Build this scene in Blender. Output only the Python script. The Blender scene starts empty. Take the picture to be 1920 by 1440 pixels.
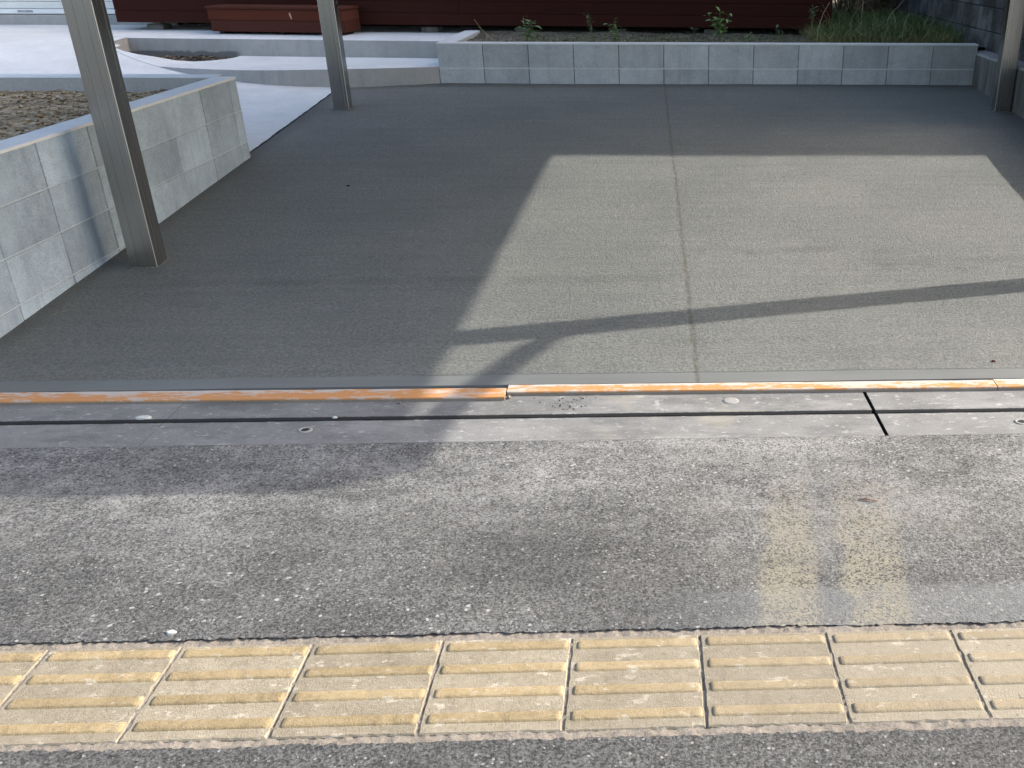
import bpy, bmesh, math, random
from mathutils import Vector, Matrix, noise
R = random.Random(7)
scene = bpy.context.scene
col = scene.collection
rad = math.radians

# ------------------------------------------------------------------ camera
cam_d = bpy.data.cameras.new('camera'); cam = bpy.data.objects.new('camera', cam_d); col.objects.link(cam)
PITCH, YAW, ROLL = 0.44681, 0.04354, 0.00512
fwd = Vector((math.sin(YAW)*math.cos(PITCH), math.cos(YAW)*math.cos(PITCH), -math.sin(PITCH)))
right = Vector((math.cos(YAW), -math.sin(YAW), 0)); up = right.cross(fwd)
r_ = right*math.cos(ROLL) + up*math.sin(ROLL); u_ = -right*math.sin(ROLL) + up*math.cos(ROLL)
M = Matrix((r_, u_, -fwd)).transposed().to_4x4(); M.translation = Vector((1.39062, -1.45049, 1.47043))
cam.matrix_world = M
cam_d.sensor_fit = 'HORIZONTAL'; cam_d.sensor_width = 36
cam_d.lens = 1749.515/1920*36
cam_d.shift_x = -(1282.95-960)/1920; cam_d.shift_y = (735.48-720)/1920
cam_d.clip_start = 0.05; cam_d.clip_end = 1000
scene.camera = cam

# ------------------------------------------------------------------ light
SUN_EL = rad(32.6); SUN_AZ = math.atan2(0.981, 0.194)      # clockwise from +Y
w = bpy.data.worlds.new('World'); scene.world = w; w.use_nodes = True
nt = w.node_tree; bg = nt.nodes['Background']
sky = nt.nodes.new('ShaderNodeTexSky'); sky.sky_type = 'NISHITA'; sky.sun_disc = False
sky.sun_elevation = SUN_EL; sky.sun_rotation = SUN_AZ; sky.air_density = 1.0; sky.dust_density = 3.5; sky.ozone_density = 1.0
nt.links.new(sky.outputs[0], bg.inputs[0]); bg.inputs[1].default_value = 0.15
sd = bpy.data.lights.new('sun', 'SUN'); sd.energy = 2.4; sd.angle = rad(0.53); sd.color = (1.0, 0.965, 0.91)
sun = bpy.data.objects.new('sun', sd); col.objects.link(sun)
sv = Vector((math.cos(SUN_EL)*math.sin(SUN_AZ), math.cos(SUN_EL)*math.cos(SUN_AZ), math.sin(SUN_EL)))
sun.rotation_euler = sv.to_track_quat('Z', 'Y').to_euler(); sun.location = sv*30
vs = scene.view_settings; vs.view_transform = 'Standard'; vs.look = 'None'; vs.gamma = 1; vs.use_curve_mapping = False
vs.exposure = 1.85
vs.use_white_balance = True; vs.white_balance_temperature = 6800; vs.white_balance_tint = 8
scene.render.engine = 'CYCLES'

# ------------------------------------------------------------------ node helpers
class T:
    def __init__(s, name):
        s.m = bpy.data.materials.new(name); s.m.use_nodes = True; s.t = s.m.node_tree; s.n = s.t.nodes
        s.b = s.n['Principled BSDF']; s.pos = s.n.new('ShaderNodeNewGeometry').outputs['Position']
        s.b.inputs['Specular IOR Level'].default_value = 0.35
    def set(s, sock, v):
        if isinstance(v, bpy.types.NodeSocket): s.t.links.new(v, sock)
        elif isinstance(v, (tuple, list)): sock.default_value = (*v, 1) if len(v) == 3 and len(sock.default_value) == 4 else v
        else: sock.default_value = v
    def sc(s, x, y=None, z=None, rot=0, src=None):
        k = s.n.new('ShaderNodeMapping'); s.set(k.inputs[0], src or s.pos)
        k.inputs['Scale'].default_value = (x, x if y is None else y, x if z is None else z); k.inputs['Rotation'].default_value = (0, 0, rot); return k.outputs[0]
    def noise(s, scale, detail=2, rough=.5, vec=None, dist=0):
        k = s.n.new('ShaderNodeTexNoise'); s.set(k.inputs['Vector'], vec or s.pos); k.inputs['Scale'].default_value = scale
        k.inputs['Detail'].default_value = detail; k.inputs['Roughness'].default_value = rough; k.inputs['Distortion'].default_value = dist; return k.outputs['Fac']
    def vor(s, scale, feature='F1', vec=None, rnd=1.0):
        k = s.n.new('ShaderNodeTexVoronoi'); k.feature = feature; s.set(k.inputs['Vector'], vec or s.pos); k.inputs['Scale'].default_value = scale
        k.inputs['Randomness'].default_value = rnd; return k
    def ramp(s, fac, *stops):
        k = s.n.new('ShaderNodeValToRGB'); s.set(k.inputs[0], fac); e = k.color_ramp.elements
        while len(e) < len(stops): e.new(0.5)
        for el, (p, c) in zip(e, stops):
            el.position = p; el.color = (*c, 1) if isinstance(c, (tuple, list)) else (c, c, c, 1)
        return k.outputs[0]
    def mix(s, f, a, b, mode='MIX'):
        k = s.n.new('ShaderNodeMix'); k.data_type = 'RGBA'; k.blend_type = mode; s.set(k.inputs[0], f); s.set(k.inputs[6], a); s.set(k.inputs[7], b); return k.outputs[2]
    def ma(s, op, a, b=0.0, c=None):
        k = s.n.new('ShaderNodeMath'); k.operation = op; s.set(k.inputs[0], a); s.set(k.inputs[1], b)
        if c is not None: s.set(k.inputs[2], c)
        return k.outputs[0]
    def step(s, v, a, b):
        k = s.n.new('ShaderNodeMapRange'); k.interpolation_type = 'SMOOTHSTEP'; s.set(k.inputs[0], v)
        k.inputs[1].default_value = a; k.inputs[2].default_value = b; return k.outputs[0]
    def band(s, v, a, b, soft):      # 1 between a and b
        return s.ma('MULTIPLY', s.step(v, a-soft, a+soft), s.step(v, b+soft, b-soft))
    def xyz(s, src=None):
        k = s.n.new('ShaderNodeSeparateXYZ'); s.set(k.inputs[0], src or s.pos); return k.outputs
    def n_color(s, scale):
        k = s.n.new('ShaderNodeTexNoise'); s.set(k.inputs['Vector'], s.pos); k.inputs['Scale'].default_value = scale; return k.outputs['Color']
    def rnd(s): return s.n.new('ShaderNodeObjectInfo').outputs['Random']
    def bump(s, h, strength, dist, nrm=None):
        k = s.n.new('ShaderNodeBump'); k.inputs['Strength'].default_value = strength; k.inputs['Distance'].default_value = dist
        s.set(k.inputs['Height'], h)
        if nrm: s.set(k.inputs['Normal'], nrm)
        return k.outputs[0]
    def out(s, color, rough=.8, nrm=None, metal=0.0):
        s.set(s.b.inputs['Base Color'], color); s.set(s.b.inputs['Roughness'], rough); s.b.inputs['Metallic'].default_value = metal
        if nrm: s.set(s.b.inputs['Normal'], nrm)
        return s.m
g3 = lambda v, w=0.0: (v*(1+w), v, v*(1-w))
MAT = {}

def m_asphalt(name, base, dusty):
    t = T(name); X, Y, Z = t.xyz()
    v = t.vor(215); cx = t.xyz(v.outputs['Color']); vb = t.vor(150); cb = t.xyz(vb.outputs['Color'])
    n1 = t.noise(165, 4, .75); n2 = t.noise(330, 2, .6)
    stone = t.ma('ADD', t.ma('MULTIPLY', n1, .52), t.ma('ADD', t.ma('MULTIPLY', cb[1], .20), t.ma('MULTIPLY', cx[0], .28)))
    c = t.ramp(stone, (.22, g3(base*.22)), (.40, g3(base*.62)), (.56, g3(base*1.10)), (.78, g3(base*2.15, .01)))
    pit = t.step(t.noise(85, 3, .7), .35, .43); gap = t.step(stone, .36, .46)
    c = t.mix(t.ma('MULTIPLY', gap, pit), t.mix(.5, c, g3(base*.25)), c)
    # dusty film of cement, patchy
    d1 = t.noise(2.2, 6, .72, t.sc(.8, 1.7, 1)); d2 = t.noise(22, 5, .7)
    dust = t.step(t.ma('ADD', t.ma('MULTIPLY', d1, .6), t.ma('MULTIPLY', d2, .4)), .40, .64)
    near = t.step(t.ma('ADD', Y, t.ma('MULTIPLY', t.ma('SUBTRACT', t.noise(1.4, 4, .6), .5), .9)), .50, 1.05)
    dust = t.ma('MULTIPLY', dust, t.ma('ADD', t.ma('MULTIPLY', near, .62*dusty), .16*dusty))
    c = t.mix(dust, c, t.mix(gap, g3(base*.9, .01), t.mix(.55, c, g3(base*3.4, .02))))
    big = t.ma('ADD', t.ma('MULTIPLY', t.noise(1.5, 5, .62, t.sc(.7, 1.5, 1)), .7), t.ma('MULTIPLY', t.noise(6, 5, .7, t.sc(.6, 1.6, 1)), .3))
    tone = t.ma('ADD', t.ma('MULTIPLY', t.step(big, .36, .64), .55*dusty), t.ma('MULTIPLY', near, .36*dusty))
    k = t.n.new('ShaderNodeVectorMath'); k.operation = 'SCALE'; t.set(k.inputs[0], c); t.set(k.inputs['Scale'], t.ma('ADD', tone, 1.0-.26*dusty)); c = k.outputs[0]
    # pale splashes
    sp = t.step(t.noise(7.5, 6, .78, t.sc(.7, 1.6, 1, .3)), .62, .68)
    c = t.mix(t.ma('MULTIPLY', sp, .5*dusty), c, g3(base*3.3, .02))
    # scattered white chips of limestone in the aggregate
    w1 = t.vor(62, vec=t.mix(.012, t.pos, t.n_color(40))); wc = t.xyz(w1.outputs['Color'])
    spm = t.step(t.noise(1.6, 3, .6), .36, .60)
    wh = t.ma('MULTIPLY', t.step(t.ma('ADD', wc[2], t.ma('MULTIPLY', spm, .030)), .968, .985), t.step(w1.outputs['Distance'], .36, .22))
    c = t.mix(t.ma('MULTIPLY', wh, .6), c, g3(.42, .02))
    w3 = t.vor(110); wc3 = t.xyz(w3.outputs['Color'])
    wh3 = t.ma('MULTIPLY', t.step(t.ma('ADD', wc3[0], t.ma('MULTIPLY', spm, .035)), .955, .975), t.step(w3.outputs['Distance'], .42, .3))
    c = t.mix(t.ma('MULTIPLY', wh3, .7), c, g3(.30, .02))
    if dusty > .5:
        # paler paste beside the tiles at the right
        b = t.ma('MULTIPLY', t.band(t.ma('ADD', Y, t.ma('MULTIPLY', t.ma('SUBTRACT', d2, .5), .12)), .30, .47, .03), t.step(X, 1.3, 1.75))
        c = t.mix(t.ma('MULTIPLY', b, .45), c, g3(base*2.3, -.03))
        # two tracks of yellow sand trodden out of the site
        jx = t.ma('ADD', X, t.ma('MULTIPLY', t.ma('SUBTRACT', t.noise(9, 4, .6), .5), .09))
        jx = t.ma('SUBTRACT', jx, t.ma('MULTIPLY', t.ma('SUBTRACT', Y, .33), .13))
        tr = t.ma('MAXIMUM', t.band(jx, 1.66, 1.80, .018), t.band(jx, 1.875, 2.03, .02))
        tr = t.ma('MULTIPLY', tr, t.step(Y, 1.2, .62))
        br = t.step(t.noise(9, 5, .75), .36, .56)
        tr = t.ma('MULTIPLY', tr, t.ma('ADD', t.ma('MULTIPLY', br, .55), .38))
        tr = t.ma('MULTIPLY', tr, t.ma('ADD', t.ma('MULTIPLY', t.step(stone, .40, .50), .92), .08))
        c = t.mix(t.ma('MULTIPLY', tr, .85), c, t.mix(t.noise(11, 3), (.245, .215, .155), (.22, .205, .165)))
        haze = t.ma('MULTIPLY', t.band(t.ma('ADD', jx, 0), 1.45, 2.25, .25), t.step(t.noise(3.1, 4, .6), .45, .7))
        c = t.mix(t.ma('MULTIPLY', haze, .35), c, (.21, .195, .16))
    h = t.ma('ADD', t.ma('MULTIPLY', pit, .35), n1)
    n = t.bump(h, .8, .010)
    return t.out(c, .82, n)
MAT['asphalt'] = m_asphalt('asphalt_dusty', .082, 1.0)
MAT['asphalt_near'] = m_asphalt('asphalt_plain', .070, .35)

def m_slab():
    t = T('fresh_concrete'); X, Y, Z = t.xyz()
    grain = t.noise(80, 5, .8); fine = t.noise(300, 2, .5)
    streak = t.noise(1, 4, .55, t.sc(1.1, 16, 1)); blot = t.noise(1.3, 4, .55)
    edge = t.step(Y, 1.812, 1.822)                       # trowelled margin along the form board
    c = t.ramp(t.ma('ADD', t.ma('MULTIPLY', grain, .8), t.ma('MULTIPLY', fine, .2)), (.33, (.066, .068, .063)), (.5, (.142, .145, .135)), (.66, (.240, .242, .226)))
    c = t.mix(edge, (.135, .138, .133), c)
    c = t.mix(t.ma('MULTIPLY', t.step(streak, .40, .66), .38), c, t.mix(1.0, c, (.76, .77, .78), 'MULTIPLY'))
    c = t.mix(t.ma('MULTIPLY', t.step(blot, .40, .62), .46), c, t.mix(1.0, c, (.74, .76, .79), 'MULTIPLY'))
    # rough float marks
    ny = t.ma('ADD', Y, t.ma('MULTIPLY', t.ma('SUBTRACT', t.noise(2.5, 3), .5), .10))
    f1 = t.ma('MULTIPLY', t.band(ny, 3.07, 3.17, .03), t.band(X, 1.60, 2.7, .18))
    f2 = t.ma('MULTIPLY', t.band(ny, 2.72, 2.80, .03), t.band(X, -.9, 1.5, .15))
    f3 = t.ma('MULTIPLY', t.band(ny, 2.85, 3.0, .05), t.band(X, 2.3, 4.3, .25))
    f = t.ma('MAXIMUM', t.ma('MAXIMUM', f1, f2), f3)
    pocks = t.step(t.noise(120, 3, .65), .50, .40)
    fm = t.ma('MULTIPLY', f, t.ma('ADD', t.ma('MULTIPLY', pocks, .7), .22))
    c = t.mix(t.ma('MULTIPLY', fm, t.step(t.noise(5, 3), .35, .6)), c, t.mix(1.0, c, (.52, .52, .50), 'MULTIPLY'))
    # stray dark pin-holes
    ph = t.vor(40); pc = t.xyz(ph.outputs['Color'])
    hole = t.ma('MULTIPLY', t.ma('MULTIPLY', t.step(pc[0], .90, .92), t.step(ph.outputs['Distance'], .12, .07)), edge)
    c = t.mix(t.ma('MULTIPLY', hole, .7), c, g3(.03))
    # brown rough seam where the two pours meet
    jx = t.ma('ABSOLUTE', t.ma('SUBTRACT', t.ma('ADD', X, t.ma('MULTIPLY', t.ma('SUBTRACT', t.noise(16, 4, .65), .5), .035)), 1.581))
    seam = t.ma('MULTIPLY', t.step(jx, .017, .001), t.step(t.noise(22, 4, .7), .34, .52))
    c = t.mix(t.ma('MULTIPLY', seam, .78), c, (.080, .072, .056))
    # damp rim against the walls
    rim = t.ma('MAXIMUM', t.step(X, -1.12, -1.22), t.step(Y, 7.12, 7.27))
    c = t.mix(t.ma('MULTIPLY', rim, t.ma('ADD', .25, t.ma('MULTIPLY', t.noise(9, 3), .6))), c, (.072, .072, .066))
    h = t.ma('MULTIPLY', t.ma('ADD', t.ma('MULTIPLY', grain, .75), t.ma('ADD', t.ma('MULTIPLY', streak, .15), t.ma('MULTIPLY', fine, .2))), edge)
    n = t.bump(h, 1.0, .017)
    return t.out(c, .62, n)
MAT['slab'] = m_slab()

def m_concrete(name, base, tint=0.0, speck=.35, streak=.12, bump=.25, rough=.85, perobj=.12, stain=None):
    t = T(name); X, Y, Z = t.xyz()
    a = t.noise(160, 3, .65); b = t.noise(3.5, 5, .6); d = t.noise(18, 4, .6)
    f = t.ma('ADD', t.ma('MULTIPLY', a, .45), t.ma('ADD', t.ma('MULTIPLY', b, .35), t.ma('MULTIPLY', d, .2)))
    lo, hi = base*(1-speck), base*(1+speck)
    c = t.ramp(f, (.30, g3(lo, tint)), (.50, g3(base, tint)), (.70, g3(hi, tint)))
    vs_ = t.noise(1, 4, .6, t.sc(14, 14, 1.2))
    c = t.mix(t.ma('MULTIPLY', t.step(vs_, .5, .72), streak), c, g3(base*.5, tint))
    if perobj:
        r = t.ma('ADD', t.ma('MULTIPLY', t.rnd(), 2*perobj), 1-perobj)
        k = t.n.new('ShaderNodeVectorMath'); k.operation = 'SCALE'; t.set(k.inputs[0], c); t.set(k.inputs['Scale'], r); c = k.outputs[0]
    if stain: c = stain(t, c)
    n = t.bump(t.ma('ADD', a, t.ma('MULTIPLY', t.noise(420, 2), .4)), bump, .003)
    return t.out(c, rough, n)
def gutter_stain(t, c):
    X, Y, Z = t.xyz()
    s = t.step(t.noise(5, 5, .68, t.sc(.5, 1.6, 1)), .47, .68)
    c = t.mix(t.ma('MULTIPLY', s, .6), c, g3(.23, .015))
    dk_ = t.step(t.noise(8, 5, .7, t.sc(.5, 1.5, 1)), .50, .36)
    c = t.mix(t.ma('MULTIPLY', dk_, .45), c, g3(.085))
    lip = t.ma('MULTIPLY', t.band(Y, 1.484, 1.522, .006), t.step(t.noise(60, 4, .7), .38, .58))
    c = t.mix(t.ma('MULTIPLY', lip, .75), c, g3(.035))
    s2 = t.step(t.noise(38, 4, .7, t.sc(.6, 1.2, 1)), .58, .68)
    c = t.mix(t.ma('MULTIPLY', s2, .6), c, g3(.36))
    s3 = t.ma('MULTIPLY', t.band(X, 1.25, 1.75, .3), t.step(t.noise(7, 4, .6), .5, .68))
    return t.mix(t.ma('MULTIPLY', s3, .35), c, (.30, .27, .19))
MAT['gutter'] = m_concrete('gutter_concrete', .150, .01, .42, 0, .3, .8, .06, gutter_stain)
def block_tone(t, c):
    # pin-holed face of pressed blocks
    p = t.vor(150); pc = t.xyz(p.outputs['Color'])
    hole = t.ma('MULTIPLY', t.step(pc[0], .72, .8), t.step(p.outputs['Distance'], .42, .2))
    return t.mix(t.ma('MULTIPLY', hole, .5), c, g3(.09))
MAT['block'] = m_concrete('concrete_block', .40, -.03, .36, .26, .8, .9, .14, block_tone)
MAT['block_left'] = m_concrete('concrete_block_pale', .33, -.17, .46, .34, .9, .9, .16, block_tone)
MAT['mortar'] = m_concrete('mortar', .12, .03, .3, 0, .3, .9, 0)
MAT['bedlight'] = m_concrete('pale_bed_mortar', .40, -.10, .3, 0, .3, .9, 0)
MAT['coping'] = m_concrete('pale_mortar_cap', .50, .0, .14, .0, .2, .85, 0)
MAT['white_concrete'] = m_concrete('new_white_concrete', .54, .0, .22, .0, .18, .8, 0)
MAT['face_concrete'] = m_concrete('cast_concrete_face', .30, .03, .26, .25, .2, .85, 0)
def dark_foot(t, c):  # step face darker towards its foot, along the planter stretch
    X, Y, Z = t.xyz()
    zz = t.ma('ADD', Z, t.ma('MULTIPLY', t.ma('SUBTRACT', t.noise(11, 4, .65), .5), .07))
    k = t.ma('MULTIPLY', t.step(zz, .535, .515), t.step(X, -2.45, -2.55))
    return t.mix(t.ma('MULTIPLY', k, .75), c, g3(.085, .04))
MAT['step_face'] = m_concrete('cast_step_face', .31, .03, .26, .22, .2, .85, 0, dark_foot)
def moss(t, c):
    X, Y, Z = t.xyz()
    s = t.step(t.noise(4.5, 5, .7), .42, .62)
    c = t.mix(t.ma('MULTIPLY', s, .8), c, (.022, .021, .019))
    s2 = t.step(t.noise(9, 5, .7), .62, .72)
    return t.mix(t.ma('MULTIPLY', s2, .5), c, (.20, .195, .18))
MAT['old_block'] = m_concrete('weathered_block', .095, .0, .45, .4, .6, .95, .35, moss)
MAT['old_concrete'] = m_concrete('old_retaining_concrete', .135, .05, .35, .55, .4, .95, 0,
    lambda t, c: t.mix(t.ma('MULTIPLY', t.step(t.noise(1, 4, .6, t.sc(7, 7, .8)), .45, .65), .65), c, (.055, .056, .045)))
MAT['ledge'] = m_concrete('crusted_ledge', .24, .03, .5, 0, .8, .95, 0)
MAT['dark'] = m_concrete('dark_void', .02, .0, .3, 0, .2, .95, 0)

def m_tile(name, a, b, white):
    t = T(name); r = t.rnd()
    f = t.noise(90, 4, .7); g = t.noise(12, 4, .6)
    c = t.ramp(t.ma('ADD', t.ma('MULTIPLY', f, .55), t.ma('MULTIPLY', g, .45)), (.30, tuple(x*.62 for x in a)), (.5, a), (.68, b))
    X, Y, Z = t.xyz()
    fade = t.step(X, .9, 2.2)      # tiles further right are more bleached
    c = t.mix(t.ma('MULTIPLY', fade, .5), c, (.235, .205, .160))
    w1 = t.step(t.noise(26, 5, .72, t.sc(.7, 1.3, 1, .5)), .57, .66)
    c = t.mix(t.ma('MULTIPLY', w1, white), c, (.36, .33, .27))
    dk = t.step(t.noise(45, 4, .7), .36, .28)
    c = t.mix(t.ma('MULTIPLY', dk, .5), c, (.085, .072, .052))
    k = t.n.new('ShaderNodeVectorMath'); k.operation = 'SCALE'; t.set(k.inputs[0], c); t.set(k.inputs['Scale'], t.ma('ADD', t.ma('MULTIPLY', r, .26), .86))
    n = t.bump(t.ma('ADD', t.noise(300, 3, .6), t.ma('MULTIPLY', f, .4)), 1.0, .0032)
    return t.out(k.outputs[0], .85, n)
MAT['tile'] = m_tile('worn_tile', (.205, .176, .130), (.265, .233, .182), .75)
MAT['tile_bar'] = m_tile('worn_tile_bar', (.248, .188, .104), (.292, .236, .152), .65)
MAT['bed'] = m_concrete('sandy_mortar_bed', .150, .15, .6, 0, .9, .95, 0)

def m_form():
    t = T('orange_form_board'); X, Y, Z = t.xyz()
    s = t.noise(2.0, 7, .74, t.sc(2.6, 11, 1)); s2 = t.noise(60, 3, .7, t.sc(.5, 1, 1))
    c = t.mix(t.noise(1, 3, .5, t.sc(5, 120, 1)), (.40, .175, .062), (.46, .225, .09))
    far = t.step(Y, 1.66, 1.735)
    sm = t.step(t.ma('ADD', t.ma('ADD', t.ma('MULTIPLY', s, .8), t.ma('MULTIPLY', s2, .2)), t.ma('MULTIPLY', t.ma('SUBTRACT', far, .5), .07)), .472, .522)
    sm = t.ma('MULTIPLY', sm, t.ma('ADD', .70, t.ma('MULTIPLY', far, .30)))
    c = t.mix(sm, c, (.40, .365, .335))
    lump = t.step(t.noise(13, 4, .7, t.sc(.6, 1.4, 1)), .66, .70)
    c = t.mix(lump, c, g3(.30, 0))
    return t.out(c, .7, t.bump(t.ma('ADD', s, lump), .4, .003))
MAT['form'] = m_form()
MAT['form_side'] = m_concrete('form_board_edge', .17, .22, .35, 0, .4, .8, 0)

def m_metal():
    t = T('grey_anodised_metal'); X, Y, Z = t.xyz()
    s = t.noise(1, 3, .6, t.sc(220, 220, .8))
    c = t.ramp(s, (.3, (.305, .293, .280)), (.7, (.330, .318, .305)))
    du = t.step(t.noise(9, 4, .65), .52, .75)
    c = t.mix(t.ma('MULTIPLY', du, .18), c, g3(.34, .04))
    return t.out(c, t.ramp(s, (.3, .24), (.7, .28)), t.bump(s, .006, .001), .95)
MAT['metal'] = m_metal()
t = T('bright_metal_edge'); MAT['edge'] = t.out((.55, .53, .50), .35, None, .8)
t = T('roof_sheet'); MAT['roof'] = t.out(g3(.22), .5, t.bump(t.noise(40), .05, .002))

def m_wood(name, a, b):
    t = T(name)
    s = t.noise(1, 5, .6, t.sc(2.2, 2.2, 60)); g = t.noise(5, 3)
    c = t.mix(s, a, b); c = t.mix(t.ma('MULTIPLY', g, .35), c, tuple(x*.55 for x in a))
    k = t.n.new('ShaderNodeVectorMath'); k.operation = 'SCALE'; t.set(k.inputs[0], c); t.set(k.inputs['Scale'], t.ma('ADD', t.ma('MULTIPLY', t.rnd(), .35), .82))
    t.b.inputs['Specular IOR Level'].default_value = .06; return t.out(k.outputs[0], .75, t.bump(s, .15, .003))
MAT['deck'] = m_wood('red_brown_deck_paint', (.030, .0085, .0070), (.042, .013, .0100))
MAT['bench'] = m_wood('red_brown_bench', (.085, .023, .014), (.115, .034, .020))
MAT['bench_low'] = m_wood('red_brown_bench_low', (.062, .021, .015), (.085, .030, .022))
def scuff():
    t = T('pale_scuff'); return t.out((.40, .25, .18), .8)
MAT['scuff'] = scuff()
t = T('white_shutter_metal'); MAT['shutter'] = t.out(t.mix(t.noise(8, 4), (.56, .56, .53), (.66, .66, .63)), .45)
t = T('bright_shutter_rail'); MAT['rail'] = t.out((.66, .68, .70), .35, None, .3)
t = T('grey_sticker'); MAT['sticker'] = t.out(t.mix(t.step(t.noise(60, 2), .48, .52), (.22, .23, .24), (.34, .35, .37)), .6)

def m_rock(name, cols, rough=.9):
    t = T(name); v = t.vor(45); cx = t.xyz(v.outputs['Color']); n = t.noise(60, 4, .65); v2 = t.noise(4, 3)
    c = t.ramp(t.ma('ADD', t.ma('MULTIPLY', cx[0], .55), t.ma('MULTIPLY', n, .45)), (.15, cols[0]), (.4, cols[1]), (.62, cols[2]), (.85, cols[3]))
    c = t.mix(t.step(v2, .45, .68), c, t.mix(1.0, c, (.62, .60, .58), 'MULTIPLY'))
    return t.out(c, rough, t.bump(n, .6, .006))
MAT['gravel'] = m_rock('brown_gravel', [(.12, .082, .046), (.245, .170, .095), (.34, .25, .15), (.52, .44, .33)])
MAT['chips'] = m_rock('dark_bark_soil', [(.022, .016, .011), (.055, .040, .028), (.10, .075, .055), (.20, .17, .13)])
MAT['soil'] = m_rock('weedy_soil', [(.035, .030, .020), (.075, .064, .045), (.12, .105, .075), (.20, .18, .14)])
def m_leaf(name, a, b):
    t = T(name); c = t.mix(t.noise(30, 2), a, b); k = t.n.new('ShaderNodeVectorMath'); k.operation = 'SCALE'; t.set(k.inputs[0], c)
    t.set(k.inputs['Scale'], t.ma('ADD', t.ma('MULTIPLY', t.rnd(), .4), .8))
    m = t.out(k.outputs[0], .55); t.b.inputs['Subsurface Weight'].default_value = 0.0; return m
MAT['leaf'] = m_leaf('weed_leaf', (.075, .150, .035), (.110, .195, .055))
MAT['leaf_dark'] = m_leaf('dark_weed_leaf', (.055, .090, .040), (.080, .120, .055))
MAT['stem'] = m_leaf('weed_stem', (.10, .11, .05), (.16, .13, .07))
MAT['straw'] = m_leaf('dry_straw', (.30, .25, .13), (.42, .35, .20))
MAT['grass'] = m_leaf('grass_blade', (.048, .082, .018), (.085, .125, .030))
MAT['grass_dry'] = m_leaf('grass_blade_pale', (.13, .13, .045), (.22, .19, .08))
t = T('red_brown_twig'); MAT['twig'] = t.out((.07, .020, .014), .8)
t = T('white_grit'); MAT['white'] = t.out((.42, .42, .40), .9, t.bump(t.noise(80, 3), .5, .003))
t = T('plug_grey'); MAT['plug'] = t.out(t.mix(t.noise(70, 3), g3(.17, .04), g3(.27, .04)), .9, t.bump(t.noise(120, 3), .4, .002))
t = T('stucco_beige'); MAT['stucco'] = t.out(t.mix(t.noise(6, 4), (.42, .39, .34), (.50, .47, .42)), .9, t.bump(t.noise(120, 3), .3, .004))
t = T('roof_tile_dark'); MAT['rooftile'] = t.out(t.mix(t.noise(9, 3), g3(.05), g3(.08)), .6)
t = T('window_glass'); MAT['glass'] = t.out((.03, .04, .05), .08)
t = T('window_frame_grey'); MAT['frame'] = t.out(g3(.35), .4, None, .3)

# ------------------------------------------------------------------ mesh helpers
def link(name, me, mat, parent=None):
    o = bpy.data.objects.new(name, me); col.objects.link(o)
    if mat and not me.materials: me.materials.append(MAT[mat])
    if parent: o.parent = parent
    return o
def mesh_from(name, bm, smooth=False):
    me = bpy.data.meshes.new(name); bm.normal_update(); bm.to_mesh(me); bm.free()
    if smooth:
        for p in me.polygons: p.use_smooth = True
    return me
def pyd(name, vs, fs, smooth=False):
    me = bpy.data.meshes.new(name); me.from_pydata(vs, [], fs); me.update()
    if smooth:
        for p in me.polygons: p.use_smooth = True
    return me
def bbox(bm, x0, x1, y0, y1, z0, z1, bev=0.0, seg=1, jit=0.0):
    vs = [bm.verts.new((x, y, z)) for z in (z0, z1) for y in (y0, y1) for x in (x0, x1)]
    fs = [bm.faces.new([vs[i] for i in q]) for q in ((0, 2, 3, 1), (4, 5, 7, 6), (0, 1, 5, 4), (2, 6, 7, 3), (0, 4, 6, 2), (1, 3, 7, 5))]
    if bev:
        es = list({e for f in fs for e in f.edges})
        bmesh.ops.bevel(bm, geom=es, offset=bev, segments=seg, profile=.5, affect='EDGES')
    return bm
def box_mesh(name, *a, **k):
    bm = bmesh.new(); bbox(bm, *a, **k); return mesh_from(name, bm)
def prism(name, pts, z0, z1):
    bm = bmesh.new(); zz0 = z0 if callable(z0) else (lambda x, y: z0); zz1 = z1 if callable(z1) else (lambda x, y: z1)
    a = [bm.verts.new((x, y, zz0(x, y))) for x, y in pts]; b = [bm.verts.new((x, y, zz1(x, y))) for x, y in pts]
    bm.faces.new(b); bm.faces.new(a[::-1]); n = len(pts)
    for i in range(n): bm.faces.new((a[i], a[(i+1) % n], b[(i+1) % n], b[i]))
    bmesh.ops.recalc_face_normals(bm, faces=bm.faces); return mesh_from(name, bm)
def tag(o, label=None, cat=None, group=None, kind=None):
    if label: o['label'] = label
    if cat: o['category'] = cat
    if group: o['group'] = group
    if kind: o['kind'] = kind
    return o
def empty(name, loc=(0, 0, 0), rz=0):
    o = bpy.data.objects.new(name, None); col.objects.link(o); o.location = loc; o.rotation_euler = (0, 0, rz); o.empty_display_size = .1; return o
def struct(name, me, mat): return tag(link(name, me, mat), kind='structure')
def fbm(x, y, s=1.0, o=4): return noise.fractal((x*s, y*s, 3.7), 1.0, 2.0, o)
zS = lambda x, y: -.0016*(x-1) - .0201*y              # pavement
zB = lambda x, y: -.015 + .0645*(y-1.75)              # parking slab
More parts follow.
